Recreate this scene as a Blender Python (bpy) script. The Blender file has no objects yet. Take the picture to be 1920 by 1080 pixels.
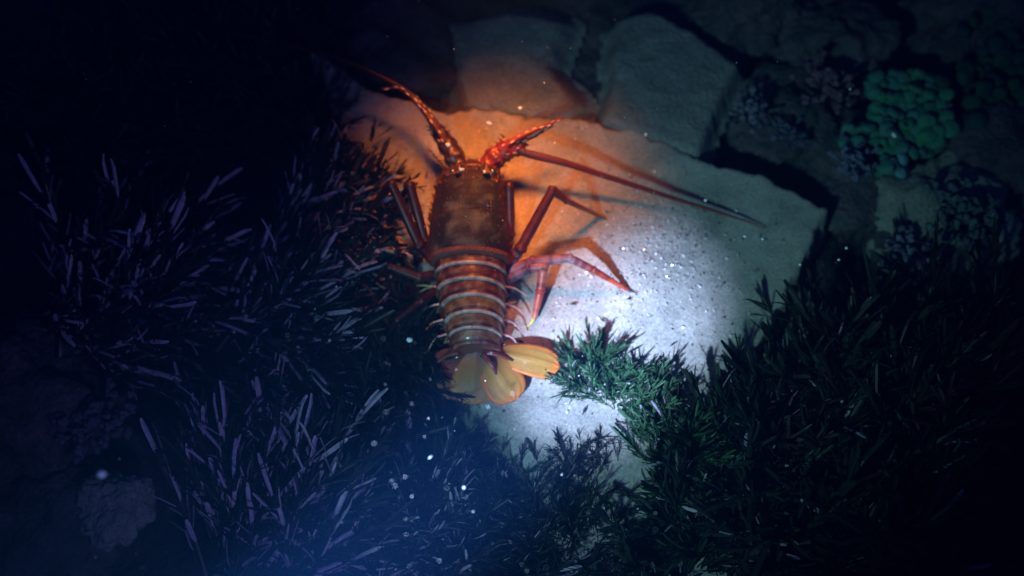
import bpy, bmesh, math, random
from mathutils import Vector, Matrix, noise
R = math.radians
random.seed(11)
scene = bpy.context.scene
COL = scene.collection

# ------------------------------------------------------------------ camera
CAM = Vector((0.0, -0.50, 1.20)); TILT = R(23.4); LENS = 35.0
cd = bpy.data.cameras.new('camera'); cam = bpy.data.objects.new('camera', cd); COL.objects.link(cam)
cam.location = CAM; cam.rotation_euler = (TILT, 0, 0)
cd.lens = LENS; cd.sensor_width = 36; cd.clip_start = 0.02; cd.clip_end = 60
cd.dof.use_dof = True; cd.dof.focus_distance = 1.16; cd.dof.aperture_fstop = 1.5
scene.camera = cam
FW = Vector((0, math.sin(TILT), -math.cos(TILT))); UP = Vector((0, math.cos(TILT), math.sin(TILT)))

def P(px, py, z=0.0):
    """point of the place that lies at height z on the line of sight through photo pixel px, py"""
    k = 36.0 / LENS / 1920.0
    d = FW + Vector((1, 0, 0)) * ((px - 960) * k) + UP * ((540 - py) * k)
    return CAM + d * ((z - CAM.z) / d.z)

# ------------------------------------------------------------------ world, lights, exposure
world = bpy.data.worlds.new('World'); scene.world = world; world.use_nodes = True
bg = world.node_tree.nodes['Background']
bg.inputs[0].default_value = (0.10, 0.22, 1.0, 1); bg.inputs[1].default_value = 0.065

def spot(name, loc, aim, power, color, size, blend, radius):
    ld = bpy.data.lights.new(name, 'SPOT'); ld.energy = power; ld.color = color
    ld.spot_size = R(size); ld.spot_blend = blend; ld.shadow_soft_size = radius
    o = bpy.data.objects.new(name, ld); COL.objects.link(o); o.location = loc
    o.rotation_euler = (Vector(aim) - Vector(loc)).to_track_quat('-Z', 'Y').to_euler()
    return o
TORCH = Vector((-0.50, -0.92, 1.08))
spot('torch_hotspot', TORCH, P(1145, 640), 640, (0.50, 0.61, 1.0), 10.9, 1.0, 0.014)
spot('torch_spill', TORCH, P(1235, 520), 56, (0.34, 0.82, 0.78), 34, 1.0, 0.045)
spot('orange_torch', (-0.02, 0.42, 0.72), P(934, 372), 104, (1.0, 0.23, 0.03), 27, 1.0, 0.11)
spot('blue_fill', (-0.07, -0.58, 0.60), P(640, 590), 5.0, (0.36, 0.38, 1.0), 88, 1.0, 0.03)  # added dim blue fill for the left weed and the haze glow

scene.view_settings.view_transform = 'Standard'; scene.view_settings.look = 'None'
scene.view_settings.exposure = 0.0; scene.view_settings.gamma = 1.0
scene.view_settings.use_curve_mapping = False
scene.render.engine = 'CYCLES'
scene.cycles.use_denoising = True
scene.cycles.max_bounces = 5; scene.cycles.volume_bounces = 0
scene.cycles.use_adaptive_sampling = False
scene.cycles.sample_clamp_indirect = 4

# ------------------------------------------------------------------ helpers
def tag(o, label=None, cat=None, group=None, kind=None):
    for k, v in (('label', label), ('category', cat), ('group', group), ('kind', kind)):
        if v: o[k] = v
    return o

def empty(name, loc, *a, **kw):
    o = bpy.data.objects.new(name, None); COL.objects.link(o); o.location = loc
    o.empty_display_size = 0.02
    return tag(o, *a, **kw)

class MB:
    """collects vertices, faces and a colour per vertex; build() links them as one object"""
    def __init__(s): s.v = []; s.f = []; s.c = []
    def add(s, vs, fs, cs):
        n = len(s.v); s.v += [tuple(v) for v in vs]
        s.f += [tuple(i + n for i in f) for f in fs]
        s.c += list(cs) if isinstance(cs, list) else [cs] * len(vs)
    def mesh(s, name, mat, smooth=True):
        me = bpy.data.meshes.new(name); me.from_pydata(s.v, [], s.f); me.update()
        at = me.color_attributes.new('tint', 'FLOAT_COLOR', 'POINT')
        at.data.foreach_set('color', [x for c in s.c for x in (c[0], c[1], c[2], 1.0)])
        if smooth: me.polygons.foreach_set('use_smooth', [True] * len(me.polygons))
        me.materials.append(mat); return me
    def build(s, name, mat, parent=None, smooth=True, subsurf=0):
        o = bpy.data.objects.new(name, s.mesh(name, mat, smooth)); COL.objects.link(o)
        if parent:
            o.parent = parent
            o.location = -parent.location          # vertices are given in world space
        if subsurf:
            m = o.modifiers.new('s', 'SUBSURF'); m.levels = m.render_levels = subsurf
        return o

def frame(d):
    d = d.normalized(); a = Vector((0, 0, 1)) if abs(d.z) < 0.9 else Vector((0, 1, 0))
    x = d.cross(a).normalized(); return x, x.cross(d).normalized()

def tube(mb, pts, rad, col, n=10, flat=1.0, cap=True):
    """col: one colour or one per point; rad one per point"""
    pts = [Vector(p) for p in pts]; m = len(pts)
    vs = []; cs = []
    for i, p in enumerate(pts):
        d = pts[min(i + 1, m - 1)] - pts[max(i - 1, 0)]
        x, y = frame(d)
        c = col[i] if isinstance(col, list) else col
        for k in range(n):
            t = 2 * math.pi * k / n
            vs.append(p + x * math.cos(t) * rad[i] + y * math.sin(t) * rad[i] * flat); cs.append(c)
    fs = [(i*n+k, i*n+(k+1) % n, (i+1)*n+(k+1) % n, (i+1)*n+k) for i in range(m-1) for k in range(n)]
    if cap: fs += [tuple(range(n))[::-1], tuple(range((m-1)*n, m*n))]
    mb.add(vs, fs, cs)

def cone(mb, p, d, r, l, col, n=5):
    x, y = frame(d); d = d.normalized()
    vs = [p + x*math.cos(6.2832*k/n)*r + y*math.sin(6.2832*k/n)*r for k in range(n)] + [p + d*l]
    mb.add(vs, [(k, (k+1) % n, n) for k in range(n)], col)

def spline(pts, n):
    """Catmull-Rom through a list of tuples"""
    out = []
    m = len(pts)
    for i in range(n):
        t = i / (n - 1) * (m - 1); k = min(int(t), m - 2); u = t - k
        a, b, c, d = pts[max(k-1, 0)], pts[k], pts[k+1], pts[min(k+2, m-1)]
        out.append(tuple(0.5*((2*b[j]) + (-a[j]+c[j])*u + (2*a[j]-5*b[j]+4*c[j]-d[j])*u*u + (-a[j]+3*b[j]-3*c[j]+d[j])*u**3)
                         for j in range(len(b))))
    return out

def mixc(a, b, t): return tuple(a[i]*(1-t) + b[i]*t for i in range(3))
def fbm(v, o=4): return noise.fractal(Vector(v), 1.0, 2.0, o)

# ------------------------------------------------------------------ materials
def mat_tint(name, rough=0.5, spec=0.5, mottle=0.0, mscale=60, mcol=(0, 0, 0), bump=0.0, bscale=300, trans=0.0, coat=0.0):
    m = bpy.data.materials.new(name); m.use_nodes = True; nt = m.node_tree; N = nt.nodes; L = nt.links
    b = N['Principled BSDF']; b.inputs['Roughness'].default_value = rough
    b.inputs['Specular IOR Level'].default_value = spec
    b.inputs['Coat Weight'].default_value = coat; b.inputs['Coat Roughness'].default_value = 0.15
    a = N.new('ShaderNodeAttribute'); a.attribute_name = 'tint'; out = a.outputs['Color']
    tc = N.new('ShaderNodeTexCoord')
    if mottle:
        n = N.new('ShaderNodeTexNoise'); n.inputs['Scale'].default_value = mscale; n.inputs['Detail'].default_value = 5
        L.new(tc.outputs['Object'], n.inputs['Vector'])
        r = N.new('ShaderNodeValToRGB'); r.color_ramp.elements[0].position = 0.42; r.color_ramp.elements[1].position = 0.62
        L.new(n.outputs['Fac'], r.inputs['Fac'])
        mu = N.new('ShaderNodeMath'); mu.operation = 'MULTIPLY'; mu.inputs[1].default_value = mottle
        L.new(r.outputs['Color'], mu.inputs[0])
        mx = N.new('ShaderNodeMix'); mx.data_type = 'RGBA'
        L.new(mu.outputs[0], mx.inputs['Factor']); L.new(out, mx.inputs['A']); mx.inputs['B'].default_value = (*mcol, 1)
        out = mx.outputs['Result']
    L.new(out, b.inputs['Base Color'])
    if bump:
        n2 = N.new('ShaderNodeTexNoise'); n2.inputs['Scale'].default_value = bscale; n2.inputs['Detail'].default_value = 4
        L.new(tc.outputs['Object'], n2.inputs['Vector'])
        bp = N.new('ShaderNodeBump'); bp.inputs['Strength'].default_value = bump; bp.inputs['Distance'].default_value = 0.002
        L.new(n2.outputs['Fac'], bp.inputs['Height']); L.new(bp.outputs['Normal'], b.inputs['Normal'])
    if trans:
        tr = N.new('ShaderNodeBsdfTranslucent'); L.new(out, tr.inputs['Color'])
        ms = N.new('ShaderNodeMixShader'); ms.inputs[0].default_value = trans
        L.new(b.outputs[0], ms.inputs[1]); L.new(tr.outputs[0], ms.inputs[2])
        L.new(ms.outputs[0], N['Material Output'].inputs['Surface'])
    return m

def mat_rock(name, c1, c2, c3, scale=14, fine=260, bump=0.6, rough=0.85, spec=0.25, dist=0.004):
    m = bpy.data.materials.new(name); m.use_nodes = True; nt = m.node_tree; N = nt.nodes; L = nt.links
    b = N['Principled BSDF']; b.inputs['Roughness'].default_value = rough; b.inputs['Specular IOR Level'].default_value = spec
    tc = N.new('ShaderNodeTexCoord')
    n1 = N.new('ShaderNodeTexNoise'); n1.inputs['Scale'].default_value = scale; n1.inputs['Detail'].default_value = 8; n1.inputs['Roughness'].default_value = 0.62
    n1.inputs['Distortion'].default_value = 0.6
    n2 = N.new('ShaderNodeTexNoise'); n2.inputs['Scale'].default_value = fine; n2.inputs['Detail'].default_value = 4
    n3 = N.new('ShaderNodeTexVoronoi'); n3.inputs['Scale'].default_value = fine * 0.8
    for n in (n1, n2, n3): L.new(tc.outputs['Object'], n.inputs['Vector'])
    r = N.new('ShaderNodeValToRGB'); e = r.color_ramp.elements
    e[0].position = 0.33; e[0].color = (*c1, 1); e[1].position = 0.68; e[1].color = (*c3, 1)
    k = e.new(0.5); k.color = (*c2, 1)
    L.new(n1.outputs['Fac'], r.inputs['Fac'])
    mr = N.new('ShaderNodeMapRange'); mr.inputs['From Min'].default_value = 0.3; mr.inputs['From Max'].default_value = 0.7
    mr.inputs['To Min'].default_value = 0.72; mr.inputs['To Max'].default_value = 1.22
    L.new(n2.outputs['Fac'], mr.inputs['Value'])
    vm = N.new('ShaderNodeVectorMath'); vm.operation = 'SCALE'
    L.new(r.outputs['Color'], vm.inputs[0]); L.new(mr.outputs['Result'], vm.inputs['Scale'])
    L.new(vm.outputs[0], b.inputs['Base Color'])
    ad = N.new('ShaderNodeMath'); ad.operation = 'ADD'; L.new(n2.outputs['Fac'], ad.inputs[0])
    m3 = N.new('ShaderNodeMath'); m3.operation = 'MULTIPLY'; m3.inputs[1].default_value = 0.5
    L.new(n3.outputs['Distance'], m3.inputs[0]); L.new(m3.outputs[0], ad.inputs[1])
    a2 = N.new('ShaderNodeMath'); a2.operation = 'ADD'; L.new(ad.outputs[0], a2.inputs[0]); L.new(n1.outputs['Fac'], a2.inputs[1])
    bp = N.new('ShaderNodeBump'); bp.inputs['Strength'].default_value = bump; bp.inputs['Distance'].default_value = dist
    L.new(a2.outputs[0], bp.inputs['Height']); L.new(bp.outputs['Normal'], b.inputs['Normal'])
    return m

M_floor = mat_rock('turf_covered_bedrock', (.018, .022, .03), (.035, .035, .045), (.075, .06, .075), 9, 120, 0.9, dist=.01)
M_slab = mat_rock('pale_silty_rock', (.25, .26, .23), (.37, .37, .33), (.46, .45, .41), 11, 300, 0.28, dist=.003)
M_rock = mat_rock('dull_silty_rock', (.15, .17, .16), (.20, .22, .21), (.26, .27, .25), 12, 200, 0.7)
M_dark = mat_rock('dark_encrusted_rock', (.03, .04, .045), (.065, .065, .075), (.12, .09, .115), 22, 150, 0.9, dist=.006)
M_shell = mat_tint('lobster_shell', 0.36, 0.5, 0.35, 70, (.035, .028, .02), 0.5, 420, coat=0.2)
M_carapace = mat_tint('lobster_carapace', 0.6, 0.2, 0.2, 34, (.035, .04, .034), 0.9, 260)
M_leg = mat_tint('lobster_leg', 0.42, 0.4, 0.2, 90, (.05, .01, .01), 0.2, 500, coat=0.1)
M_fan = mat_tint('lobster_tail_fan', 0.45, 0.4, 0.25, 55, (.16, .12, .03), 0.25, 500, trans=0.3)
M_eye = mat_tint('lobster_eye', 0.08, 0.8, coat=1.0)
M_weed = mat_tint('seaweed', 0.5, 0.4, 0.3, 30, (.02, .03, .03), trans=0.15)
M_green = mat_tint('green_sponge', 0.7, 0.25, 0.4, 45, (.02, .10, .05), 0.5, 300)
M_turf = mat_tint('coralline_tuft', 0.8, 0.2, 0.4, 60, (.05, .04, .06), 0.5, 300)
M_grain = mat_tint('shell_grit', 0.12, 0.9)
M_snow = mat_tint('suspended_speck', 0.5, 0.4)

# ------------------------------------------------------------------ ground and rock
def grid_axis(lo, hi, step, far):
    a = []; x = lo
    while x <= hi: a.append(x); x += step
    e = []; s = step; x = a[-1]
    while x < far: s *= 1.35; x += s; e.append(x)
    b = []; s = step; x = a[0]
    while x > -far: s *= 1.35; x -= s; b.append(x)
    return b[::-1] + a + e

def floor_h(x, y):
    return -0.115 + 0.05*fbm((x*3, y*3, 1.7), 3) + 0.022*fbm((x*14, y*14, 4.2), 4) + 0.05*max(0, y-0.1)

xs = grid_axis(-1.0, 1.0, 0.011, 7); ys = grid_axis(-0.75, 0.75, 0.011, 7)
mb = MB(); nx = len(xs)
mb.v = [(x, y, floor_h(x, y)) for y in ys for x in xs]; mb.c = [(1, 1, 1)] * len(mb.v)
mb.f = [(j*nx+i, j*nx+i+1, (j+1)*nx+i+1, (j+1)*nx+i) for j in range(len(ys)-1) for i in range(nx-1)]
tag(mb.build('seabed', M_floor), 'dark uneven seabed covered with turf algae', kind='structure')

def sdist(x, y, poly):
    """signed distance, positive inside"""
    d = 1e9; ins = False; n = len(poly)
    for i in range(n):
        ax, ay = poly[i]; bx, by = poly[(i+1) % n]
        ex, ey = bx-ax, by-ay; wx, wy = x-ax, y-ay
        t = max(0, min(1, (wx*ex+wy*ey)/(ex*ex+ey*ey)))
        qx, qy = wx-ex*t, wy-ey*t; d = min(d, qx*qx+qy*qy)
        if (ay > y) != (by > y) and x < ex*(y-ay)/(by-ay) + ax: ins = not ins
    d = math.sqrt(d); return d if ins else -d

def slab(name, pix, ztop, mat, step, thick, rough, jag, seed, rim=0.012, tilt=(0, 0), crack=None):
    poly = [tuple(P(px, py, ztop)[:2]) for px, py in pix]
    x0 = min(p[0] for p in poly)-.04; x1 = max(p[0] for p in poly)+.04
    y0 = min(p[1] for p in poly)-.04; y1 = max(p[1] for p in poly)+.04
    cx, cy = (x0+x1)/2, (y0+y1)/2
    nx = int((x1-x0)/step)+1; ny = int((y1-y0)/step)+1
    mb = MB(); idx = {}; sd = {}
    for j in range(ny):
        for i in range(nx):
            x = x0+i*step; y = y0+j*step
            s = sdist(x, y, poly) + jag*fbm((x*16, y*16, seed), 4) + jag*.4*fbm((x*70, y*70, seed), 2)
            sd[i, j] = s
    for j in range(ny):
        for i in range(nx):
            if sd[i, j] > -rim*1.5:
                x = x0+i*step; y = y0+j*step; s = sd[i, j]
                z = ztop + (x-cx)*tilt[0] + (y-cy)*tilt[1] + rough*fbm((x*7, y*7, seed+3), 4) + rough*.35*fbm((x*45, y*45, seed+5), 3)
                if s < rim:
                    u = min(1, max(0, (rim - s)/(2*rim))); z -= thick*(u*u*(3-2*u))
                if crack: z -= crack(x, y)
                idx[i, j] = len(mb.v); mb.v.append((x, y, z)); mb.c.append((1, 1, 1))
    for (i, j) in idx:
        q = ((i, j), (i+1, j), (i+1, j+1), (i, j+1))
        if all(k in idx for k in q): mb.f.append(tuple(idx[k] for k in q))
    return mb.build(name, mat)

def rock_floor_h(x, y):
    return 0.0025*fbm((x*7, y*7, 4.0), 4)

def crack(x, y):
    z = 0
    for (a, b) in CR:
        ex, ey = b[0]-a[0], b[1]-a[1]; t = max(0, min(1, ((x-a[0])*ex+(y-a[1])*ey)/(ex*ex+ey*ey)))
        wob = 0.004*fbm((x*30, y*30, 9), 2)
        d = math.hypot(x-a[0]-ex*t+wob, y-a[1]-ey*t-wob)
        z += 0.0022*math.exp(-(d/0.0022)**2)
    return z
CR = [(P(965, 455), P(1060, 375)), (P(1000, 420), P(985, 372)), (P(1060, 375), P(1095, 340)), (P(1030, 400), P(1075, 425))]

SLAB = [(560, 60), (690, 150), (800, 190), (1000, 203), (1110, 222), (1210, 238), (1320, 290), (1440, 325), (1565, 378), (1572, 400), (1540, 440),
        (1500, 520), (1450, 640), (1400, 800), (1480, 1000), (1500, 1200), (1060, 1250), (1000, 930), (915, 800), (870, 740), (850, 600), (800, 520), (715, 460), (640, 300)]
o = slab('sand_slab', SLAB, 0.0, M_slab, 0.0048, 0.11, 0.0035, 0.010, 1.0, crack=crack)
tag(o, 'pale silty rock ledge lit by the torch beam', kind='structure')
o = slab('far_ledge', [(600, -120), (820, -60), (1060, -80), (1250, -60), (1420, 60), (1400, 130), (1330, 300), (1120, 260), (1000, 240), (700, 215), (560, 120)],
         -0.045, M_dark, 0.008, 0.08, 0.016, 0.02, 21.0)
tag(o, 'dark lower ledge behind the lit rock', kind='structure')

def thing_slab(name, pix, ztop, mat, label, cat, **kw):
    o = slab(name, pix, ztop, mat, 0.006, kw.pop('thick', 0.08), kw.pop('rough', 0.008), kw.pop('jag', 0.012), kw.pop('seed', 1.0), **kw)
    c = sum((Vector(v.co) for v in o.data.vertices), Vector()) / len(o.data.vertices); c.z = ztop - .06
    o.data.transform(Matrix.Translation(-c)); o.location = c
    return tag(o, label, cat)
thing_slab('flat_rock', [(835, 30), (960, 8), (1068, 30), (1042, 120), (1095, 190), (1085, 232), (960, 222), (860, 205)], -.004, M_rock,
           'dull grey flat rock behind the lobster, left of the dark cleft', 'rock', seed=5.0, tilt=(.05, -.04), thick=.035, rim=.02, rough=.006, jag=.007)
thing_slab('flat_rock', [(1150, 30), (1225, 8), (1300, 48), (1398, 118), (1352, 200), (1318, 300), (1215, 262), (1118, 232), (1145, 150)], 0.002, M_rock,
           'grey green flat rock right of the dark cleft, with a pointed right corner', 'rock', seed=8.0, tilt=(-.03, -.02), thick=.045, rim=.012, rough=.006, jag=.005)
thing_slab('flat_rock', [(640, 10), (760, -30), (850, 20), (880, 150), (800, 178), (690, 150), (640, 80)], -0.015, M_dark,
           'dark brownish flat rock beyond the left antenna', 'rock', seed=12.0, tilt=(.0, .05))

def boulder(name, px, py, z, r, seed, mat, label, sq=(1, 1, .6)):
    bm = bmesh.new(); bmesh.ops.create_icosphere(bm, subdivisions=5, radius=1)
    for v in bm.verts:
        n = v.co.copy(); d = 1 + .35*fbm(n*1.3+Vector((seed, 0, 0)), 3) + .13*fbm(n*5+Vector((0, seed, 0)), 4) + .05*fbm(n*16, 3)
        v.co = Vector((n.x*sq[0], n.y*sq[1], n.z*sq[2])) * (r*d)
    me = bpy.data.meshes.new(name); bm.to_mesh(me); bm.free(); me.materials.append(mat)
    me.polygons.foreach_set('use_smooth', [True]*len(me.polygons))
    at = me.color_attributes.new('tint', 'FLOAT_COLOR', 'POINT')
    o = bpy.data.objects.new(name, me); COL.objects.link(o); o.location = P(px, py, z); o.rotation_euler.z = seed
    return tag(o, label, 'rock')
for a in [
    (1480, 235, -.07, .085, 1.1, 'dark knobbly rock right of the pointed flat rock'),
    (1620, 330, -.08, .10, 2.3, 'dark rock below the green sponge'),
    (1560, 90, -.07, .10, 3.9, 'dark rock up left of the green sponge'),
    (1760, 400, -.08, .11, 4.4, 'blue grey dim rock at the right edge of the light, above the weed'),
    (1700, 470, -.09, .07, 5.2, 'small dark rock just above the right seaweed'),
    (1890, 300, -.07, .12, 6.1, 'dark rock at the far right side of the frame'),
    (1850, 40, -.07, .13, 7.7, 'dark rock under the dim green growth in the top right corner'),
    (1400, -10, -.05, .11, 8.8, 'dark rock at the top edge, above the pointed flat rock'),
    (215, 955, -.02, .045, 9.1, 'purplish small rock in the gap at the lower left'),
    (40, 760, -.05, .11, 10.6, 'dim purplish rock at the left edge'),
    (90, 1000, -.07, .10, 12.2, 'dim purplish rock in the bottom left corner'),
    (1640, 420, -.09, .06, 13.3, 'low dark rock beside the tip of the pale ledge')]:
    boulder('seabed_rock', a[0], a[1], a[2], a[3], a[4], M_rock if a[0] in (215, 1760) else M_dark, a[5])

# ------------------------------------------------------------------ lobster
MAROON = (.10, .014, .012); RED = (.30, .03, .018); ORANGE = (.50, .15, .035); PALE = (.72, .55, .52); BROWN = (.085, .045, .035)
lob = empty('lobster', P(885, 470, 0.0), 'dark red spiny lobster with banded tail, crawling on the pale rock ledge', 'lobster')

def section(px, py, z, hwpx, hh, n=28, skew=0.0):
    """ring round the body: half width in photo pixels, half height in metres"""
    c = P(px, py, z); w = (P(px+hwpx, py, z) - c).length; pts = []
    for k in range(n):
        t = 2*math.pi*k/n; x = math.cos(t); y = math.sin(t)
        yy = hh*(abs(y)**0.85)*(1 if y > 0 else -0.75)
        pts.append(c + Vector((x*w, skew*yy, yy)))
    return pts

def skin(mb, rings, cols, capa=True, capb=True):
    n = len(rings[0]); vs = [p for r in rings for p in r]
    cs = []
    for i, r in enumerate(rings): cs += [cols[i]]*n if not isinstance(cols[i], list) else cols[i]
    fs = [(i*n+k, (i+1)*n+k, (i+1)*n+(k+1) % n, i*n+(k+1) % n) for i in range(len(rings)-1) for k in range(n)]
    if capa: fs.append(tuple(range(n)))
    if capb: fs.append(tuple(range((len(rings)-1)*n, len(rings)*n))[::-1])
    mb.add(vs, fs, cs)

# carapace
st = [(884, 322, .052, 34, .018), (884, 332, .052, 52, .025), (883, 345, .050, 61, .031), (882, 365, .048, 66, .035), (881, 390, .048, 70, .038),
      (881, 404, .048, 72.5, .038), (881, 412, .048, 73, .0365), (881, 420, .048, 74.5, .0385), (881, 450, .047, 77, .041), (881, 475, .046, 77, .041),
      (881, 484, .046, 75, .0385), (882, 488, .046, 76, .041), (882, 493, .046, 75, .0395), (882, 496, .046, 70, .035)]
fine = spline(st, 46)
mb = MB(); rings = []; cols = []
for (px, py, z, hw, hh) in fine:
    r = section(px, py, z, hw, hh, 40); rings.append(r)
    t = min(1, max(0, (py-330)/70)); rim = py > 485
    row = []
    for k, p in enumerate(r):
        base = mixc((.026, .007, .009), (.012, .014, .017), t)
        u = fbm(p*38, 3); base = mixc(base, (.085, .10, .095), max(0, min(.9, u*3.0)) * t); v2 = fbm(p*90+Vector((3, 0, 0)), 2); base = mixc(base, (.012, .010, .014), max(0, min(.8, v2*2.2)))
        side = abs(math.cos(2*math.pi*k/40)); base = mixc(base, (.08, .018, .016), max(0, side-.75)*3)
        if rim: base = mixc(base, (.30, .08, .05), .7)
        row.append(base)
    cols.append(row)
skin(mb, rings, cols)
mb.build('carapace', M_carapace, lob)
# spines over the carapace, pointing forward
mb = MB()
for i in range(3, 42, 2):
    px, py, z, hw, hh = fine[i]; r = section(px, py, z, hw, hh, 64)
    for k in range(1, 32):
        if random.random() < (.30 if py > 360 else .5):
            p = r[k]; c = P(px, py, z); nrm = Vector((p.x-c.x, 0, (p.z-c.z)*2.0)).normalized()
            s = random.uniform(.5, 1.0) * (1.5 if py < 360 else .8)
            cone(mb, p - nrm*.0006, nrm*.7+Vector((0, .9, 0)), .0017*s, .0058*s, random.choice([(.08, .02, .015), (.05, .02, .02), (.12, .05, .035)]))
    for sx in (0, 1):
        p = r[0 if sx == 0 else 32]; cone(mb, p, Vector((1 if sx == 0 else -1, 1.2, .1)), .0024, .0075, (.12, .02, .015))
tag(mb.build('carapace_spines', M_shell, lob), kind='stuff')

# head plate between the antennae with spines and the horns over the eyes
mb = MB()
skin(mb, [section(886, y, z, w, h, 20) for y, z, w, h in [(328, .050, 50, .024), (318, .048, 47, .020), (311, .045, 40, .016), (306, .042, 30, .010)]],
     [(.045, .012, .012)]*4)
mb.build('head', M_shell, lob)
for sx in (-1, 1):
    mb = MB(); b = P(886+sx*26, 330, .078)
    pts = [b, P(886+sx*27, 322, .086), P(886+sx*25, 310, .090), P(886+sx*21, 300, .088)]
    tube(mb, pts, [.0055, .0045, .003, .0004], [(.06, .02, .02), (.05, .015, .015), (.05, .015, .015), (.1, .05, .04)], 10)
    mb.build('horn', M_shell, lob)
    mb = MB(); c = P(886+sx*37, 323, .072); bm = bmesh.new(); bmesh.ops.create_uvsphere(bm, u_segments=16, v_segments=10, radius=.0062)
    mb.add([c+v.co for v in bm.verts], [[v.index for v in f.verts] for f in bm.faces], (.03, .03, .045)); bm.free()
    mb.build('eye', M_eye, lob)
mb = MB()
for i in range(17):
    t = i/16*2-1; p = P(886+t*44, 306-abs(t)**2*9, .047+.004*random.random())
    cone(mb, p, Vector((t*.3, 1, .3)), .0021, random.uniform(.007, .012), (.045, .010, .010))
for sx in (-1, 1):
    for k in range(7):
        cone(mb, P(886+sx*(30+k*5.0), 300-k*7, .055), Vector((-sx*.9, .8, .3)), .0022, random.uniform(.006, .010), (.12, .015, .015))
        cone(mb, P(886+sx*(46+k*5), 320-k*6, .055), Vector((sx*1.0, .5, .2)), .002, random.uniform(.004, .008), (.12, .015, .015))
tag(mb.build('front_spines', M_shell, lob), kind='stuff')

# antennae
def antenna(base_px, flag_px, cb, cf):
    """base_px: (px,py,z,radius px) joints of the thick base; flag_px the whip"""
    root = MB(); pts = spline([(*P(a, b, c), d*.00066) for a, b, c, d in base_px], 26)
    rad = [p[3]*(1+.10*math.sin(i*1.15)) for i, p in enumerate(pts)]
    tube(root, [p[:3] for p in pts], rad, cb, 18)
    o = root.build('antenna', M_shell, lob)
    sp = MB()
    for i in range(1, 25):
        p = Vector(pts[i][:3]); d = (Vector(pts[i+1][:3])-Vector(pts[i-1][:3])).normalized(); x, y = frame(d)
        for q in range(4):
            t = random.uniform(0, 6.28); nrm = x*math.cos(t)+y*math.sin(t)
            cone(sp, p+nrm*rad[i]*.93, nrm*.8+d, .0016, random.uniform(.004, .008), mixc(cb, PALE, random.choice([0, .1, .6])))
    s = sp.build('antenna_spines', M_shell, o); s['kind'] = 'stuff'
    s.parent = o; s.location = (0, 0, 0)
    fp = spline([(*P(a, b, c), d*.00066) for a, b, c, d in flag_px], 90)
    fl = MB(); rr = [max(.0005, p[3])*(1+.10*(i % 2)) for i, p in enumerate(fp)]
    tube(fl, [p[:3] for p in fp], rr, [mixc(cf[0], cf[1], i/89) for i in range(90)], 10)
    f = fl.build('flagellum', M_leg, o); f.location = (0, 0, 0)
    return o
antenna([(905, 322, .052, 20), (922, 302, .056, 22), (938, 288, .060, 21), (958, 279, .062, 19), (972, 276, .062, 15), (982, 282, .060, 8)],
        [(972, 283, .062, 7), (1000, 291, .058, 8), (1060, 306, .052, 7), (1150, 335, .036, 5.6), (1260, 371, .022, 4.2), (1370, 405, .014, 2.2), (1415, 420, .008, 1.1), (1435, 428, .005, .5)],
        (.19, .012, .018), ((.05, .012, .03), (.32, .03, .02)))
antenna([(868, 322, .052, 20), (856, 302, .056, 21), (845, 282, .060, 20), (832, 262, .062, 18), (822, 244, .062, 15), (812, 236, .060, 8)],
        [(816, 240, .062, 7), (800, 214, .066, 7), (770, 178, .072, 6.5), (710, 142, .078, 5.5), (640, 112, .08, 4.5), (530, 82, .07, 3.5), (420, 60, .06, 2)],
        (.035, .008, .012), ((.03, .008, .012), (.05, .01, .01)))  # darker than the right antenna: its shade is put into the colour
def antennule(pix, col):
    mb = MB(); p = spline([(*P(a, b, c), d*.00066) for a, b, c, d in pix], 30)
    tube(mb, [q[:3] for q in p], [q[3] for q in p], col, 8)
    for i in range(2, 29):
        a = Vector(p[i][:3]); d = (Vector(p[min(i+1, 29)][:3])-Vector(p[i-1][:3])).normalized(); x, y = frame(d)
        if i % 3 == 0:
            # white flecks along the upper side
            w = a + Vector((0, -.2, 1)).normalized()*p[i][3]*.8 + x*random.uniform(-.002, .002)
            tube(mb, [w-d*.0035, w-d*.0015, w+d*.0015, w+d*.0035], [.0003, .0011, .0011, .0003], (.9, .75, .62), 6)
        for q in range(3):
            t = random.uniform(0, 6.28); cone(mb, a, (x*math.cos(t)+y*math.sin(t))*.7+d, .0009, random.uniform(.004, .009), mixc(col, ORANGE, .2), 4)
    return mb.build('antennule', M_leg, lob)
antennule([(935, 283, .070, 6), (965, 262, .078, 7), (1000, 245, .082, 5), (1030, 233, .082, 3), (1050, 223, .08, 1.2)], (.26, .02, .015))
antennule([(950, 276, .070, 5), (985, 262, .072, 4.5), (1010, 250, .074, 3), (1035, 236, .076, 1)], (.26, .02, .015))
antennule([(838, 270, .070, 6), (815, 236, .078, 6.5), (795, 208, .082, 5), (780, 192, .086, 4.5), (760, 172, .088, 3.5), (742, 165, .088, 3), (715, 167, .086, 1.2)], (.08, .01, .014))  # left antennules tinted darker to imitate shade
antennule([(842, 275, .068, 5), (822, 238, .07, 5.5), (800, 205, .072, 4), (778, 180, .072, 2)], (.07, .01, .014))

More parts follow.
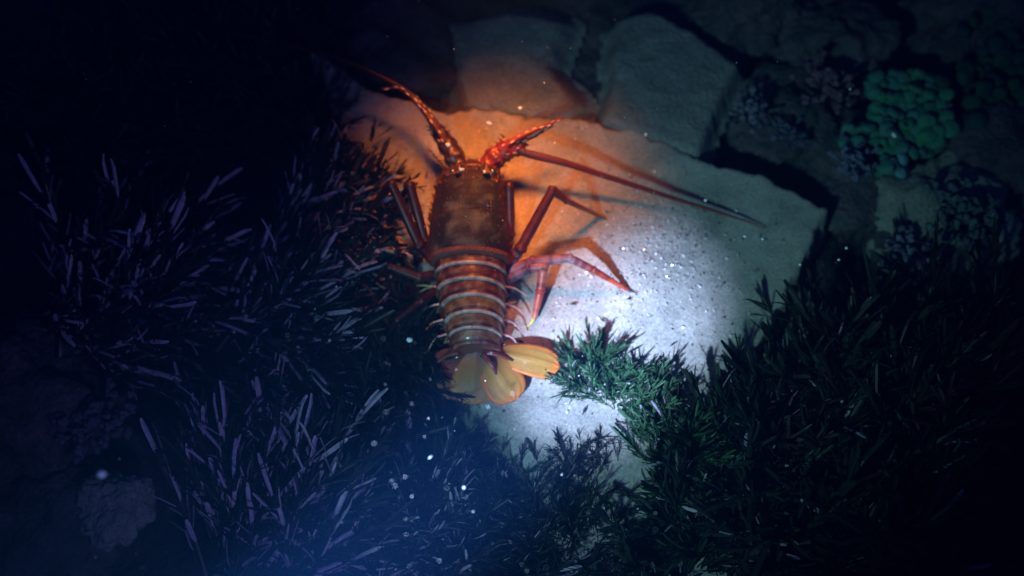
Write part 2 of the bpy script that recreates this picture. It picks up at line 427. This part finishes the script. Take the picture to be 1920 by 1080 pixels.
# abdomen: six overlapping rings, each a part
ab = [(484, 882, 66, .037), (520, 882, 65, .036), (553, 884, 63, .035), (586, 887, 59, .033), (614, 889, 54, .030), (640, 891, 49, .026), (664, 893, 44, .020)]
for i in range(6):
    y0, c0, w0, h0 = ab[i]; y1, c1, w1, h1 = ab[i+1]
    z0 = .043 - i*.0035; z1 = .043 - (i+1)*.0035; prof = []
    for u, ex in [(-.12, .90), (0, .96), (.10, 1.0), (.22, .985), (.34, 1.0), (.50, 1.02), (.62, 1.03), (.70, 1.015), (.78, 1.03), (.88, 1.045), (.95, 1.06), (.99, 1.062), (1.02, 1.045), (1.03, .99)]:
        y = y0+(y1-y0)*u; prof.append((y, c0+(c1-c0)*u, (w0+(w1-w0)*u)*ex, (h0+(h1-h0)*u)*ex, z0+(z1-z0)*u, u))
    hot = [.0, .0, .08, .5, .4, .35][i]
    mb = MB(); rings = []; cols = []
    for (y, c, w, h, z, u) in prof:
        r = section(c, y, z, w*(1+.012*math.sin(y*2.3)), h, 64, .32*min(1, (i+1)/3)); rings.append(r); row = []
        for k, p in enumerate(r):
            s = math.sin(2*math.pi*k/64)
            if u < .1: cc = (.045, .010, .014)
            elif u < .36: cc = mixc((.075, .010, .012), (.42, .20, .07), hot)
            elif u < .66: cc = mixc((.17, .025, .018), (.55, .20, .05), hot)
            elif u < .8: cc = (.06, .010, .012)
            elif u < .9: cc = (.22, .05, .035)
            elif u < .93: cc = (.12, .02, .02)
            elif i == 5: cc = (.22, .05, .035)
            else: cc = (.66, .50, .46) if s > .2 else (.25, .12, .10)
            if abs(s) < .30: cc = mixc(cc, (.16, .04, .03), .6)
            nz = fbm(p*110, 3); cc = mixc(cc, (.03, .008, .010), max(0, min(.45, nz*1.6))); cc = mixc(cc, (.5, .30, .18), max(0, min(.3, -nz*1.6-.3)))
            row.append(cc)
        cols.append(row)
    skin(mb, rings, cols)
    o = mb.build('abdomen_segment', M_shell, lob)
    # side lappets
    for sx in (-1, 1):
        pb = MB(); y = y0+(y1-y0)*.70; w = w0+(w1-w0)*.7; c = c0; z = z0-.004
        a = P(c+sx*w*.96, y-8, z+.004); b = P(c+sx*w*.98, y+9, z+.002); t = P(c+sx*(w+7), y+12, z-.022); t2 = P(c+sx*(w+5), y+2, z-.016)
        n = Vector((sx*.0022, 0, .001))
        pb.add([a, b, t, t2, a-n, b-n, t-n, t2-n], [(0, 1, 2, 3), (7, 6, 5, 4), (0, 4, 5, 1), (1, 5, 6, 2), (2, 6, 7, 3), (3, 7, 4, 0)], [ORANGE, PALE, (.6, .5, .25), RED]*2)
        q = pb.build('lappet', M_shell, o, smooth=False); q.location = (0, 0, 0)
        # fine swimmeret whisker reaching sideways
        if 1 <= i <= 4:
            wb = MB(); e = P(c+sx*(w+48-i*3), y+10+i*4, .012); m = P(c+sx*(w+22), y-2+i, .022)
            pp = spline([(*P(c+sx*w, y-6, z),), (*m,), (*e,)], 10)
            tube(wb, pp, [.0016*(1-k/11)+.0003 for k in range(10)], (.65, .45, .42), 6)
            q = wb.build('whisker', M_leg, o); q.location = (0, 0, 0)

# tail fan: five overlapping lobes
def lobe(name, base, tip, wpx, zb, zt, cup, cols, lift):
    b = P(*base, zb); t = P(*tip, zt); d = t-b; L = d.length; d.normalize()
    x = d.cross(Vector((0, 0, 1))).normalized(); up = x.cross(d).normalized()
    W = wpx*.00068; nu, nv = 16, 12; mb = MB(); top = []
    cm, ce, cb = cols
    for i in range(nu+1):
        u = i/nu; w = W*(.30+.70*math.sin(min(1, u*1.45)*math.pi/2)) * (1 if u < .72 else math.sqrt(max(0, 1-((u-.72)/.28)**2)))
        for j in range(nv+1):
            v = j/nv*2-1
            z = cup*math.sin(u*math.pi*.9)*L - .12*v*v*w + lift*(1-abs(v))*(.0035 if abs(v) < .2 else 0)*(1-u)
            z += .0009*math.sin(v*13+u*3)*u
            top.append(b + d*(u*L) + x*(v*w) + up*z)
            e = max(abs(v), (u-.55)/.45) ; e = max(0, min(1, (e-.62)/.34))
            k = max(0, 1-u*3.2)
            vein = .3*(math.sin(v*26) > .6)*u
            mb.c.append(mixc(mixc(mixc(cm, ce, e), ce, vein*.6), cb, k))
    th = up*.0022; N = len(top)
    mb.v = [tuple(p) for p in top] + [tuple(p-th) for p in top]; mb.c = mb.c*2
    g = lambda i, j: i*(nv+1)+j
    for i in range(nu):
        for j in range(nv):
            mb.f.append((g(i, j), g(i, j+1), g(i+1, j+1), g(i+1, j))); mb.f.append((N+g(i+1, j), N+g(i+1, j+1), N+g(i, j+1), N+g(i, j)))
    edge = [g(0, j) for j in range(nv+1)] + [g(i, nv) for i in range(1, nu+1)] + [g(nu, j) for j in range(nv-1, -1, -1)] + [g(i, 0) for i in range(nu-1, 0, -1)]
    for a, c in zip(edge, edge[1:]+edge[:1]): mb.f.append((c, a, N+a, N+c))
    return mb.build(name, M_fan, lob)
YE = (.56, .31, .06); OR = (.85, .24, .04)
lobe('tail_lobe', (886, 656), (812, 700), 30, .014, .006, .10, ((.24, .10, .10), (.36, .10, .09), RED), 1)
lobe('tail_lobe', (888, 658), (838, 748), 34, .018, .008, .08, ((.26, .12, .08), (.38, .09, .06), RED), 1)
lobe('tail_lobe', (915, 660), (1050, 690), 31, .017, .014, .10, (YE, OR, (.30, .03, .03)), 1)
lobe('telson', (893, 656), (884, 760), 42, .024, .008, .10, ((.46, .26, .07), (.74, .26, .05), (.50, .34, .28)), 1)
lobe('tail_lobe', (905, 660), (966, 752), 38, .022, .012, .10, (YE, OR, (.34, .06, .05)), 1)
# raised brown ridges at the lobe roots
for a in [[(905, 660, .030), (930, 664, .032), (962, 676, .026)], [(905, 664, .032), (922, 684, .033), (932, 705, .024)], [(860, 660, .028), (835, 668, .022), (815, 684, .014)]]:
    mb = MB(); p = spline([(*P(*q),) for q in a], 10); tube(mb, p, [.0048-.0004*k for k in range(10)], (.16, .03, .02), 10, .6); mb.build('tail_joint', M_shell, lob)

# walking legs
def leg(pix, cols, jt=1.25, claw=None):
    """pix: joints (px,py,z,radius px); straight limb segments with slightly swollen joints"""
    mb = MB(); pts = []; rad = []; cc = []
    for i in range(len(pix)-1):
        a = Vector(P(*pix[i][:3])); b = Vector(P(*pix[i+1][:3])); ra = pix[i][3]*.00067; rb = pix[i+1][3]*.00067
        for u in (0, .03, .07, .12, .2, .3, .4, .5, .6, .7, .8, .88, .94, .98):
            s = jt if u in (.0,) else (1.13 if u in (.03, .98) else (.95 if u in (.07, .12) else 1.0))
            bow = math.sin(u*math.pi)*.05
            pts.append(a.lerp(b, u)); rad.append((ra+(rb-ra)*u)*(s+bow)); q = fbm(pts[-1]*160, 2); cc.append(mixc(mixc(cols[i], cols[i+1], u), (.05, .012, .012), max(0, min(.6, q*2)) if u > .02 else .15))
    pts.append(Vector(P(*pix[-1][:3]))); rad.append(pix[-1][3]*.00067); cc.append(cols[-1])
    tube(mb, pts, rad, cc, 12)
    o = mb.build('leg', M_leg, lob)
    if claw:
        cb = MB(); p = spline([(*P(*q),) for q in claw[0]], 6); tube(cb, p, [.0022, .002, .0017, .0013, .0009, .0003], claw[1], 7)
        q = cb.build('claw', M_leg, o); q.location = (0, 0, 0)
    return o
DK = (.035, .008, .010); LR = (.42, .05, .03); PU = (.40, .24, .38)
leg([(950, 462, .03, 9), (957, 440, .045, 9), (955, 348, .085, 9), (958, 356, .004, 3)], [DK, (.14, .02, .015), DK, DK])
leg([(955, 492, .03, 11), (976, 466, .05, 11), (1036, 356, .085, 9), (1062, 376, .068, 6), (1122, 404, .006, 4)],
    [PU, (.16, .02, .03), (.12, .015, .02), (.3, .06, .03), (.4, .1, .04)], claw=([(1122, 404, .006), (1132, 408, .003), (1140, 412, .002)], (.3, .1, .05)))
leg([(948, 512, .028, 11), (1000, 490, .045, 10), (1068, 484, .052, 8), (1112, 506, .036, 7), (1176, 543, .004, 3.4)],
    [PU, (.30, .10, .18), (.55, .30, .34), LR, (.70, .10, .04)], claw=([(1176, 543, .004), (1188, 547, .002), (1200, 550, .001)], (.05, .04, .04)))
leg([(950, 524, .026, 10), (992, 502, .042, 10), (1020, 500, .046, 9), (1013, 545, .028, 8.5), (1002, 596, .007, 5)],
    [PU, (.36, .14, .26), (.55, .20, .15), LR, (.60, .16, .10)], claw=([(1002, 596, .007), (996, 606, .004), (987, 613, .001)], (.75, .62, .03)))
leg([(818, 470, .03, 9), (797, 452, .045, 9), (769, 348, .085, 9), (752, 372, .05, 5), (738, 410, .003, 3)], [DK, DK, DK, DK, DK])  # left legs coloured near black to imitate the dark they stand in
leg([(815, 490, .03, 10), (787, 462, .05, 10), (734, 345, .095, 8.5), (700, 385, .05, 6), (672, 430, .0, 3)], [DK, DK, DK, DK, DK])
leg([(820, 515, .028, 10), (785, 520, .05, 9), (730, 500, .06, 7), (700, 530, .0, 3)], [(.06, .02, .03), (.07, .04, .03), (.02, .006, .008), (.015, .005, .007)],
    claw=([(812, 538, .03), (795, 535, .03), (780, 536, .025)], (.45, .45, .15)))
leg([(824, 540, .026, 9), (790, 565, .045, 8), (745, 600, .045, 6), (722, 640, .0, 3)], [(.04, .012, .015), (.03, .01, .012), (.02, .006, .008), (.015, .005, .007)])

# ------------------------------------------------------------------ seaweed
def blade(mb, p, d, side, L, w, col):
    """narrow leaf with a flat diamond section"""
    d = d.normalized(); x = side.normalized(); y = d.cross(x).normalized(); bend = y*random.uniform(-.5, .5)*L
    vs = []; prof = [(0, .55), (.3, .9), (.82, .95), (1, .5)]
    for t, k in prof:
        c = p + d*(L*t) + bend*(t*t); h = w*k
        vs += [c+x*h, c+y*h*.35, c-x*h, c-y*h*.35]
    fs = [(i*4+k, i*4+(k+1) % 4, (i+1)*4+(k+1) % 4, (i+1)*4+k) for i in range(3) for k in range(4)] + [(12, 13, 14, 15)]
    mb.add(vs, fs, col)

def frond_mesh(seed, pale, nb, Lb, wb, tone):
    random.seed(seed); mb = MB(); L = 1.0
    cx, cy = random.uniform(.05, .22), random.uniform(-.08, .08)
    axis = [Vector((cx*t*t, cy*t*t*math.sin(3*t+seed), t*(1-.08*t))) for t in [i/10 for i in range(11)]]
    dark = mixc(tone, (.012, .016, .014), random.uniform(.1, .5))
    tube(mb, axis, [.016*(1-.6*i/10) for i in range(11)], dark, 5)
    for i in range(nb):
        t = .22+.78*(i+random.random())/nb; k = min(9, int(t*10)); p = axis[k].lerp(axis[k+1], t*10-k)
        d = (axis[k+1]-axis[k]).normalized(); x, y = frame(d); a = i*2.4+random.uniform(-.4, .4)
        out = x*math.cos(a)+y*math.sin(a); dv = d*random.uniform(.75, 1.3)+out*random.uniform(.5, .9)*(1.1-t*.6)
        c = mixc(tone, (.015, .02, .018), random.random()*.7)
        if random.random() < pale: c = mixc((.42, .33, .55), (.50, .48, .58), random.random())  # pale purple tint stands in for light caught by some blades
        blade(mb, p, dv, out.cross(d), Lb*random.uniform(.7, 1.25), wb*random.uniform(.75, 1.25), c)
    return mb.mesh('frond', M_weed, smooth=False)
OL = (.013, .024, .015); GR = (.045, .16, .06); BR = (.016, .017, .018)  # one kind of weed: torch light and shade are put into these tones
V_spike = [frond_mesh(600+i, .0, 18, .40, .024, BR) for i in range(4)]
V_dark = [frond_mesh(100+i, .0, 26, .24, .014, BR) for i in range(5)]
V_pale = [frond_mesh(200+i, .30, 24, .25, .016, BR) for i in range(7)]
V_olive = [frond_mesh(300+i, .06, 26, .28, .017, OL) for i in range(6)]
V_olive2 = [frond_mesh(500+i, .05, 26, .28, .019, (.02, .06, .028)) for i in range(5)]
V_green = [frond_mesh(400+i, .03, 24, .32, .022, GR) for i in range(5)]

def clump(name, px, py, z, n, Lr, variants, label, phi=(0, 360), th=(15, 95), seed=0, group='seaweed clumps around the ledge', spread=.05, scalew=1.0):
    random.seed(seed+77); loc = P(px, py, z)
    root = empty(name, loc, label, 'seaweed', group)
    hold = MB()
    for i in range(10):
        a = random.uniform(0, 6.28); r = random.uniform(.1, .5)*spread
        tube(hold, [Vector((0, 0, -.05)), Vector((math.cos(a)*r*.6, math.sin(a)*r*.6, -.02)), Vector((math.cos(a)*r, math.sin(a)*r, -.008))], [.006, .004, .002], BR, 6)
    h = hold.build('holdfast', M_weed); h.parent = root
    for i in range(int(n*1.45)):
        me = random.choice(variants); o = bpy.data.objects.new('frond', me); COL.objects.link(o); o.parent = root
        t = R(th[0]+(th[1]-th[0])*random.random()**.8); f = R(random.uniform(*phi))
        d = Vector((math.sin(t)*math.cos(f), math.sin(t)*math.sin(f), math.cos(t)))
        L = random.uniform(*Lr); a = random.uniform(0, 6.28); r = spread*math.sqrt(random.random())
        o.location = (math.cos(a)*r, math.sin(a)*r, random.uniform(-.01, .01))
        o.rotation_euler = (d.to_track_quat('Z', 'X').to_matrix() @ Matrix.Rotation(random.uniform(0, 6.28), 3, 'Z')).to_euler()
        o.scale = (L*scalew, L*scalew, L)
    return root

CL = [
 (560, 440, -.03, 80, (.10, .15), V_pale, 'faintly lit seaweed clump directly left of the lobster, its tips silhouetted on the orange light', (-75, 75), (45, 92), .05),
 (470, 640, -.03, 85, (.11, .17), V_pale, 'purple lit seaweed clump left of the lobster tail', (-60, 60), (45, 94), .06),
 (655, 395, -.02, 42, (.045, .075), V_spike, 'black broad bladed seaweed tuft jutting into the orange light beside the outer left leg', (-60, 80), (50, 92), .03),
 (560, 270, -.03, 60, (.07, .10), V_dark, 'black seaweed clump at the left rim of the orange light', (-180, 180), (20, 90), .05),
 (470, 170, -.05, 75, (.12, .18), V_dark, 'black seaweed clump behind the left antenna whip', (-180, 180), (15, 85), .08),
 (180, 230, -.05, 85, (.13, .20), V_dark, 'black seaweed clump in the upper left of the frame', (-180, 180), (15, 90), .10),
 (170, 580, -.05, 85, (.13, .20), V_pale, 'dim seaweed clump at the middle of the left edge', (-30, 90), (35, 92), .08),
 (520, 60, -.05, 55, (.09, .13), V_dark, 'black seaweed clump at the top edge beside the brownish rock', (-180, 180), (15, 85), .07),
 (600, 850, -.03, 60, (.07, .11), V_olive, 'dark olive seaweed clump below and left of the tail fan', (-180, 180), (40, 92), .07),
 (760, 640, -.02, 60, (.06, .10), V_dark, 'black seaweed clump in the shade between the lobster and the purple lit weed', (-180, 180), (30, 92), .05),
 (765, 800, -.035, 60, (.05, .08), V_dark, 'black seaweed clump tucked against the left side of the tail fan', (70, 300), (40, 94), .05),
 (815, 915, -.03, 50, (.045, .07), V_olive, 'small dark seaweed clump just below the tail fan, left of the grey gap', (-180, 180), (35, 92), .05),
 (1150, 905, -.01, 12, (.03, .04), V_olive, 'small dark seaweed clump between the bright gap and the grey gap', (-180, 180), (40, 92), .03),
 (480, 1060, -.03, 95, (.12, .18), V_pale, 'faintly lit seaweed clump sweeping up from the lower left edge', (10, 110), (40, 90), .07),
 (770, 1060, -.03, 85, (.07, .12), V_pale, 'bluish seaweed clump in the glow at the bottom middle', (-180, 180), (40, 90), .08),
 (930, 1060, -.04, 70, (.07, .10), V_olive, 'dark seaweed clump at the bottom edge below the bright gaps', (-180, 180), (30, 90), .07),
 (1112, 722, -.006, 52, (.035, .055), V_green, 'small bright green seaweed tuft touching the right tail lobe', (-15, 195), (25, 92), .025),
  (1212, 790, -.008, 34, (.045, .062), V_green, 'green seaweed tuft between the bright gap and the main right hand weed', (-70, 130), (25, 92), .028),
 (1166, 748, -.006, 26, (.035, .05), V_green, 'short green seaweed tuft filling the band between the two brighter tufts', (-30, 160), (35, 92), .02),
 (1262, 880, -.01, 50, (.05, .08), V_green, 'green seaweed clump standing just right of the bright gap', (-90, 150), (30, 90), .035),
 (935, 905, -.01, 16, (.03, .05), V_olive, 'thin dark seaweed sprig on the pale sand below the right tail lobes', (-180, 180), (40, 92), .025),
 (1085, 885, -.006, 26, (.035, .05), V_olive, 'dark seaweed sprig crossing the strip between the bright gap and the grey gap', (-180, 180), (40, 92), .03),
 (1050, 1005, -.02, 62, (.05, .08), V_olive, 'dark seaweed clump in the lower middle, above the bottom grey gap', (-180, 180), (35, 92), .045),
 (1370, 950, -.01, 80, (.07, .11), V_olive2, 'green seaweed clump at the lower rim of the bright spot', (-180, 180), (30, 90), .055),
 (1440, 870, -.02, 75, (.08, .13), V_olive, 'dark green seaweed clump right of the bright spot', (-180, 180), (30, 90), .06),
 (1615, 805, -.05, 95, (.12, .18), V_olive, 'big dark seaweed clump covering the right end of the ledge', (-180, 180), (25, 90), .08),
 (1320, 1120, -.03, 80, (.10, .14), V_olive, 'dark seaweed clump at the bottom edge right of the pale gap', (-180, 180), (30, 90), .07),
 (1560, 1030, -.04, 95, (.13, .20), V_olive, 'dark seaweed clump in the lower right, its blades leaning up left', (-180, 180), (20, 90), .09),
 (1800, 930, -.05, 95, (.14, .22), V_dark, 'nearly black seaweed clump in the bottom right corner', (-180, 180), (20, 90), .10),
 (1800, 700, -.08, 70, (.11, .17), V_dark, 'nearly black seaweed clump at the right edge above the corner one', (-180, 180), (15, 88), .09),
]
for i, (px, py, z, n, Lr, V, lab, phi, th, sp) in enumerate(CL):
    clump('seaweed_clump', px, py, z, n, Lr, V, lab, phi, th, i, spread=sp)

# ------------------------------------------------------------------ sponges and tufts
def lobe_mesh(seed, col):
    bm = bmesh.new(); bmesh.ops.create_icosphere(bm, subdivisions=3, radius=1)
    mb = MB(); vs = []
    for v in bm.verts:
        n = v.co; d = 1+.22*fbm(n*1.6+Vector((seed, 0, 0)), 3)+.06*fbm(n*6, 2); vs.append(Vector((n.x, n.y*.9, n.z*.55))*d)
    mb.add(vs, [[v.index for v in f.verts] for f in bm.faces], col); bm.free()
    return mb.mesh('lobe', M_green)
LM = [lobe_mesh(i*3.1, c) for i, c in enumerate([(.06, .26, .18), (.05, .23, .18), (.055, .27, .16), (.07, .24, .22), (.14, .38, .46)])]
def sponge(px0, py0, z, blobs, label, seed, pal=1.0):
    random.seed(seed); root = empty('green_sponge', P(px0, py0, z-.04), label, 'sponge'); loc = root.location
    bm = MB(); pp = [P(px0, py0, z-.07)+Vector((0, 0, -.03)), P(px0, py0, z-.06), P(px0, py0, z-.03)]
    tube(bm, pp, [.05*pal, .045*pal, .032*pal], (.04, .20, .14), 24); bm.build('base', M_green, root)
    for (px, py, r) in blobs:
        for k in range(2):
            o = bpy.data.objects.new('lobe', random.choice(LM[:4]) if py < 290 or px > 1760 else LM[random.choice([3, 4])]); COL.objects.link(o); o.parent = root
            q = P(px+random.uniform(-5, 5), py+random.uniform(-5, 5), z+random.uniform(-.008, .008)-k*.014)
            o.location = q-loc; s = r*.00095*random.uniform(.8, 1.25); o.scale = (s, s, s*random.uniform(.6, 1))
            o.rotation_euler = (random.uniform(-.6, .6), random.uniform(-.6, .6), random.uniform(0, 6))
bl = []
random.seed(5)
for y in range(145, 325, 17):
    for x in range(1590, 1790, 17):
        inside = ((x-1708)/78)**2+((y-212)/75)**2 < 1.05 or math.hypot(x-1605, y-256) < 22 or (1620 < x < 1680 and 235 < y < 275) or math.hypot(x-1672, y-300) < 26 or (1630 < x < 1665 and 140 < y < 230)
        if inside: bl.append((x+random.uniform(-4, 4), y+random.uniform(-4, 4), random.uniform(9, 14)))
sponge(1690, 225, .0, bl, 'lobed blue green sponge on the dark rocks at the upper right', 3)
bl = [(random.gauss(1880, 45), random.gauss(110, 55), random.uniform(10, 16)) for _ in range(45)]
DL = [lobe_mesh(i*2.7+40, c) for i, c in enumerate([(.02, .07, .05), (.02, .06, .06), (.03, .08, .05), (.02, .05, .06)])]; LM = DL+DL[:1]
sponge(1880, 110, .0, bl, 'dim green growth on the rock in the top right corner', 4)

def tuft(px, py, z, r, n, cols, label, seed):
    random.seed(seed); mb = MB(); c = P(px, py, z)
    for i in range(n):
        a = random.uniform(0, 6.28); t = random.uniform(0, 1.25); d = Vector((math.sin(t)*math.cos(a), math.sin(t)*math.sin(a), math.cos(t)))
        p = Vector((d.x, d.y, 0))*r*random.random(); col = random.choice(cols); L = r*random.uniform(.5, 1.0)
        tube(mb, [p, p+d*L*.5, p+d*L], [r*.05, r*.07, r*.10], col, 6)
        for k in range(3):
            e = (d+Vector((random.uniform(-1, 1), random.uniform(-1, 1), random.uniform(0, .6)))*.7).normalized()
            tube(mb, [p+d*L*.6, p+d*L*.6+e*L*.35], [r*.05, r*.09], col, 6)
    o = mb.build('coralline_tuft', M_turf); o.location = c
    return tag(o, label, 'coral')
tuft(1545, 165, .0, .036, 60, [(.15, .09, .13), (.11, .07, .11)], 'pinkish coralline tuft left of the green sponge', 1)
tuft(1408, 215, .0, .026, 50, [(.16, .17, .24), (.10, .10, .15)], 'pale grey coralline tuft right of the pointed flat rock', 2)
tuft(1470, 250, -.01, .022, 40, [(.10, .11, .18), (.06, .07, .12)], 'small bluish coralline tuft below the pale grey one', 3)
tuft(1590, 310, .0, .030, 50, [(.14, .16, .26), (.10, .12, .2)], 'blue grey coralline tuft just under the green sponge', 4)
tuft(1790, 405, .0, .045, 70, [(.10, .16, .17), (.08, .12, .15)], 'teal grey coralline tuft on the rock at the right', 5)
tuft(1690, 500, -.03, .040, 60, [(.16, .18, .26), (.12, .13, .2)], 'purplish grey coralline tuft above the right seaweed', 6)
tuft(190, 800, -.01, .04, 50, [(.12, .09, .14), (.09, .08, .13)], 'dim purple coralline tuft at the lower left', 7)

# ------------------------------------------------------------------ grit and suspended specks
random.seed(21); mb = MB()
def flake(p, s, col):
    M = Matrix.Rotation(random.uniform(0, 6.28), 3, 'Z') @ Matrix.Rotation(random.gauss(0, .5), 3, 'X') @ Matrix.Rotation(random.gauss(0, .5), 3, 'Y')
    a = random.uniform(.5, 1); q = [Vector((-s, -s*a, 0)), Vector((s, -s*a*.6, 0)), Vector((s*.7, s*a, 0)), Vector((-s*.6, s*a*.8, 0)), Vector((0, 0, s*.5))]
    mb.add([p+M@v for v in q], [(0, 1, 4), (1, 2, 4), (2, 3, 4), (3, 0, 4), (3, 2, 1, 0)], col)
for i in range(1500):
    if i < 800: px, py = random.gauss(1240, 70), random.gauss(460, 65)
    elif i < 1250: px, py = random.uniform(690, 1500), random.uniform(225, 640)
    else: px, py = random.gauss(1130, 150), random.gauss(640, 90)
    p = P(px, py, 0); s0 = sdist(p.x, p.y, [tuple(P(a, b)[:2]) for a, b in SLAB]) if px > 1300 else 1
    if s0 < .015: continue
    c = random.choice([(.8, .82, .85), (.6, .62, .6), (.45, .43, .4), (.3, .3, .28), (.12, .12, .12)])
    flake(Vector((p.x, p.y, .0025+.0035*fbm((p.x*7, p.y*7, 4.0), 4))), random.choice([.0006, .0009, .0013, .0019]), c)
for px, py, l, a in [(1190, 655, .012, .5), (1262, 645, .006, .6), (1075, 570, .005, -.1), (1095, 770, .006, 1.2), (800, 327, .005, 1.4), (1240, 670, .004, 1), (975, 640, .005, 0), (1180, 560, .004, .2), (1130, 600, .004, -.6)]:
    p = P(px, py, .004); d = Vector((math.cos(a), math.sin(a), .05)); tube(mb, [p-d*l, p, p+d*l], [.0004, .0014, .0004], (.02, .025, .03), 5)
tag(mb.build('shell_grit', M_grain, smooth=False), 'glinting shell grit scattered over the pale ledge', kind='stuff')

random.seed(8); mb = MB()
def speck(p, r, col, el=1.0):
    bm = bmesh.new(); bmesh.ops.create_icosphere(bm, subdivisions=1, radius=r)
    M = Matrix.Rotation(random.uniform(0, 6.28), 3, 'Z')
    mb.add([p+M@Vector((v.co.x*el, v.co.y, v.co.z)) for v in bm.verts], [[v.index for v in f.verts] for f in bm.faces], col); bm.free()
for i in range(200):
    px, py = random.choice([(random.uniform(0, 1920), random.uniform(0, 1080)), (random.gauss(980, 220), random.gauss(420, 160)), (random.uniform(600, 1300), random.uniform(650, 1080))])
    z = random.uniform(.10, .35)
    speck(P(px, py, z), random.choice([.0004, .0005, .0006, .0008]), random.choice([(.8, .85, .85), (.6, .75, .8), (.7, .7, .8)]), random.uniform(1, 1.6))
for px, py, z, r, e in [(190, 889, .3, .0042, 1.2), (1323, 375, .12, .0024, 1.2), (1211, 252, .1, .0026, 1), (975, 203, .12, .0028, 1.1), (917, 231, .1, .0022, 2.2), (1397, 443, .1, .0022, 1.2),
                        (1430, 448, .1, .0022, 1), (1500, 496, .1, .002, 1), (1587, 465, .1, .0022, 1), (1573, 487, .1, .002, 1), (807, 857, .2, .0013, 2.4), (1040, 268, .1, .0018, 1), (840, 272, .12, .0030, 1.4),
                        (866, 318, .12, .0022, 1.8), (908, 322, .12, .0018, 1.5), (768, 637, .1, .0038, 1.2), (1594, 167, .1, .0018, 1), (870, 914, .2, .0018, 1), (1676, 253, .05, .003, 1.8)]:
    speck(P(px, py, z), r, (.75, .88, .9), e)
tag(mb.build('suspended_specks', M_snow), 'pale specks drifting in the water', kind='stuff')

# ------------------------------------------------------------------ water haze
bm = bmesh.new(); bmesh.ops.create_cube(bm, size=1)
for v in bm.verts: v.co = Vector((v.co.x*16, v.co.y*16, (-1.3 if v.co.z < 0 else 1.45)))
me = bpy.data.meshes.new('haze'); bm.to_mesh(me); bm.free()
hz = bpy.data.objects.new('haze', me); COL.objects.link(hz)
m = bpy.data.materials.new('sea_water'); m.use_nodes = True; N = m.node_tree.nodes; N.clear()
ou = N.new('ShaderNodeOutputMaterial'); pv = N.new('ShaderNodeVolumePrincipled')
pv.inputs['Color'].default_value = (.08, .36, 1, 1); pv.inputs['Density'].default_value = 0.16; pv.inputs['Anisotropy'].default_value = 0.2
m.node_tree.links.new(pv.outputs[0], ou.inputs['Volume']); me.materials.append(m)
tag(hz, 'deep blue night sea water around the reef', kind='stuff')
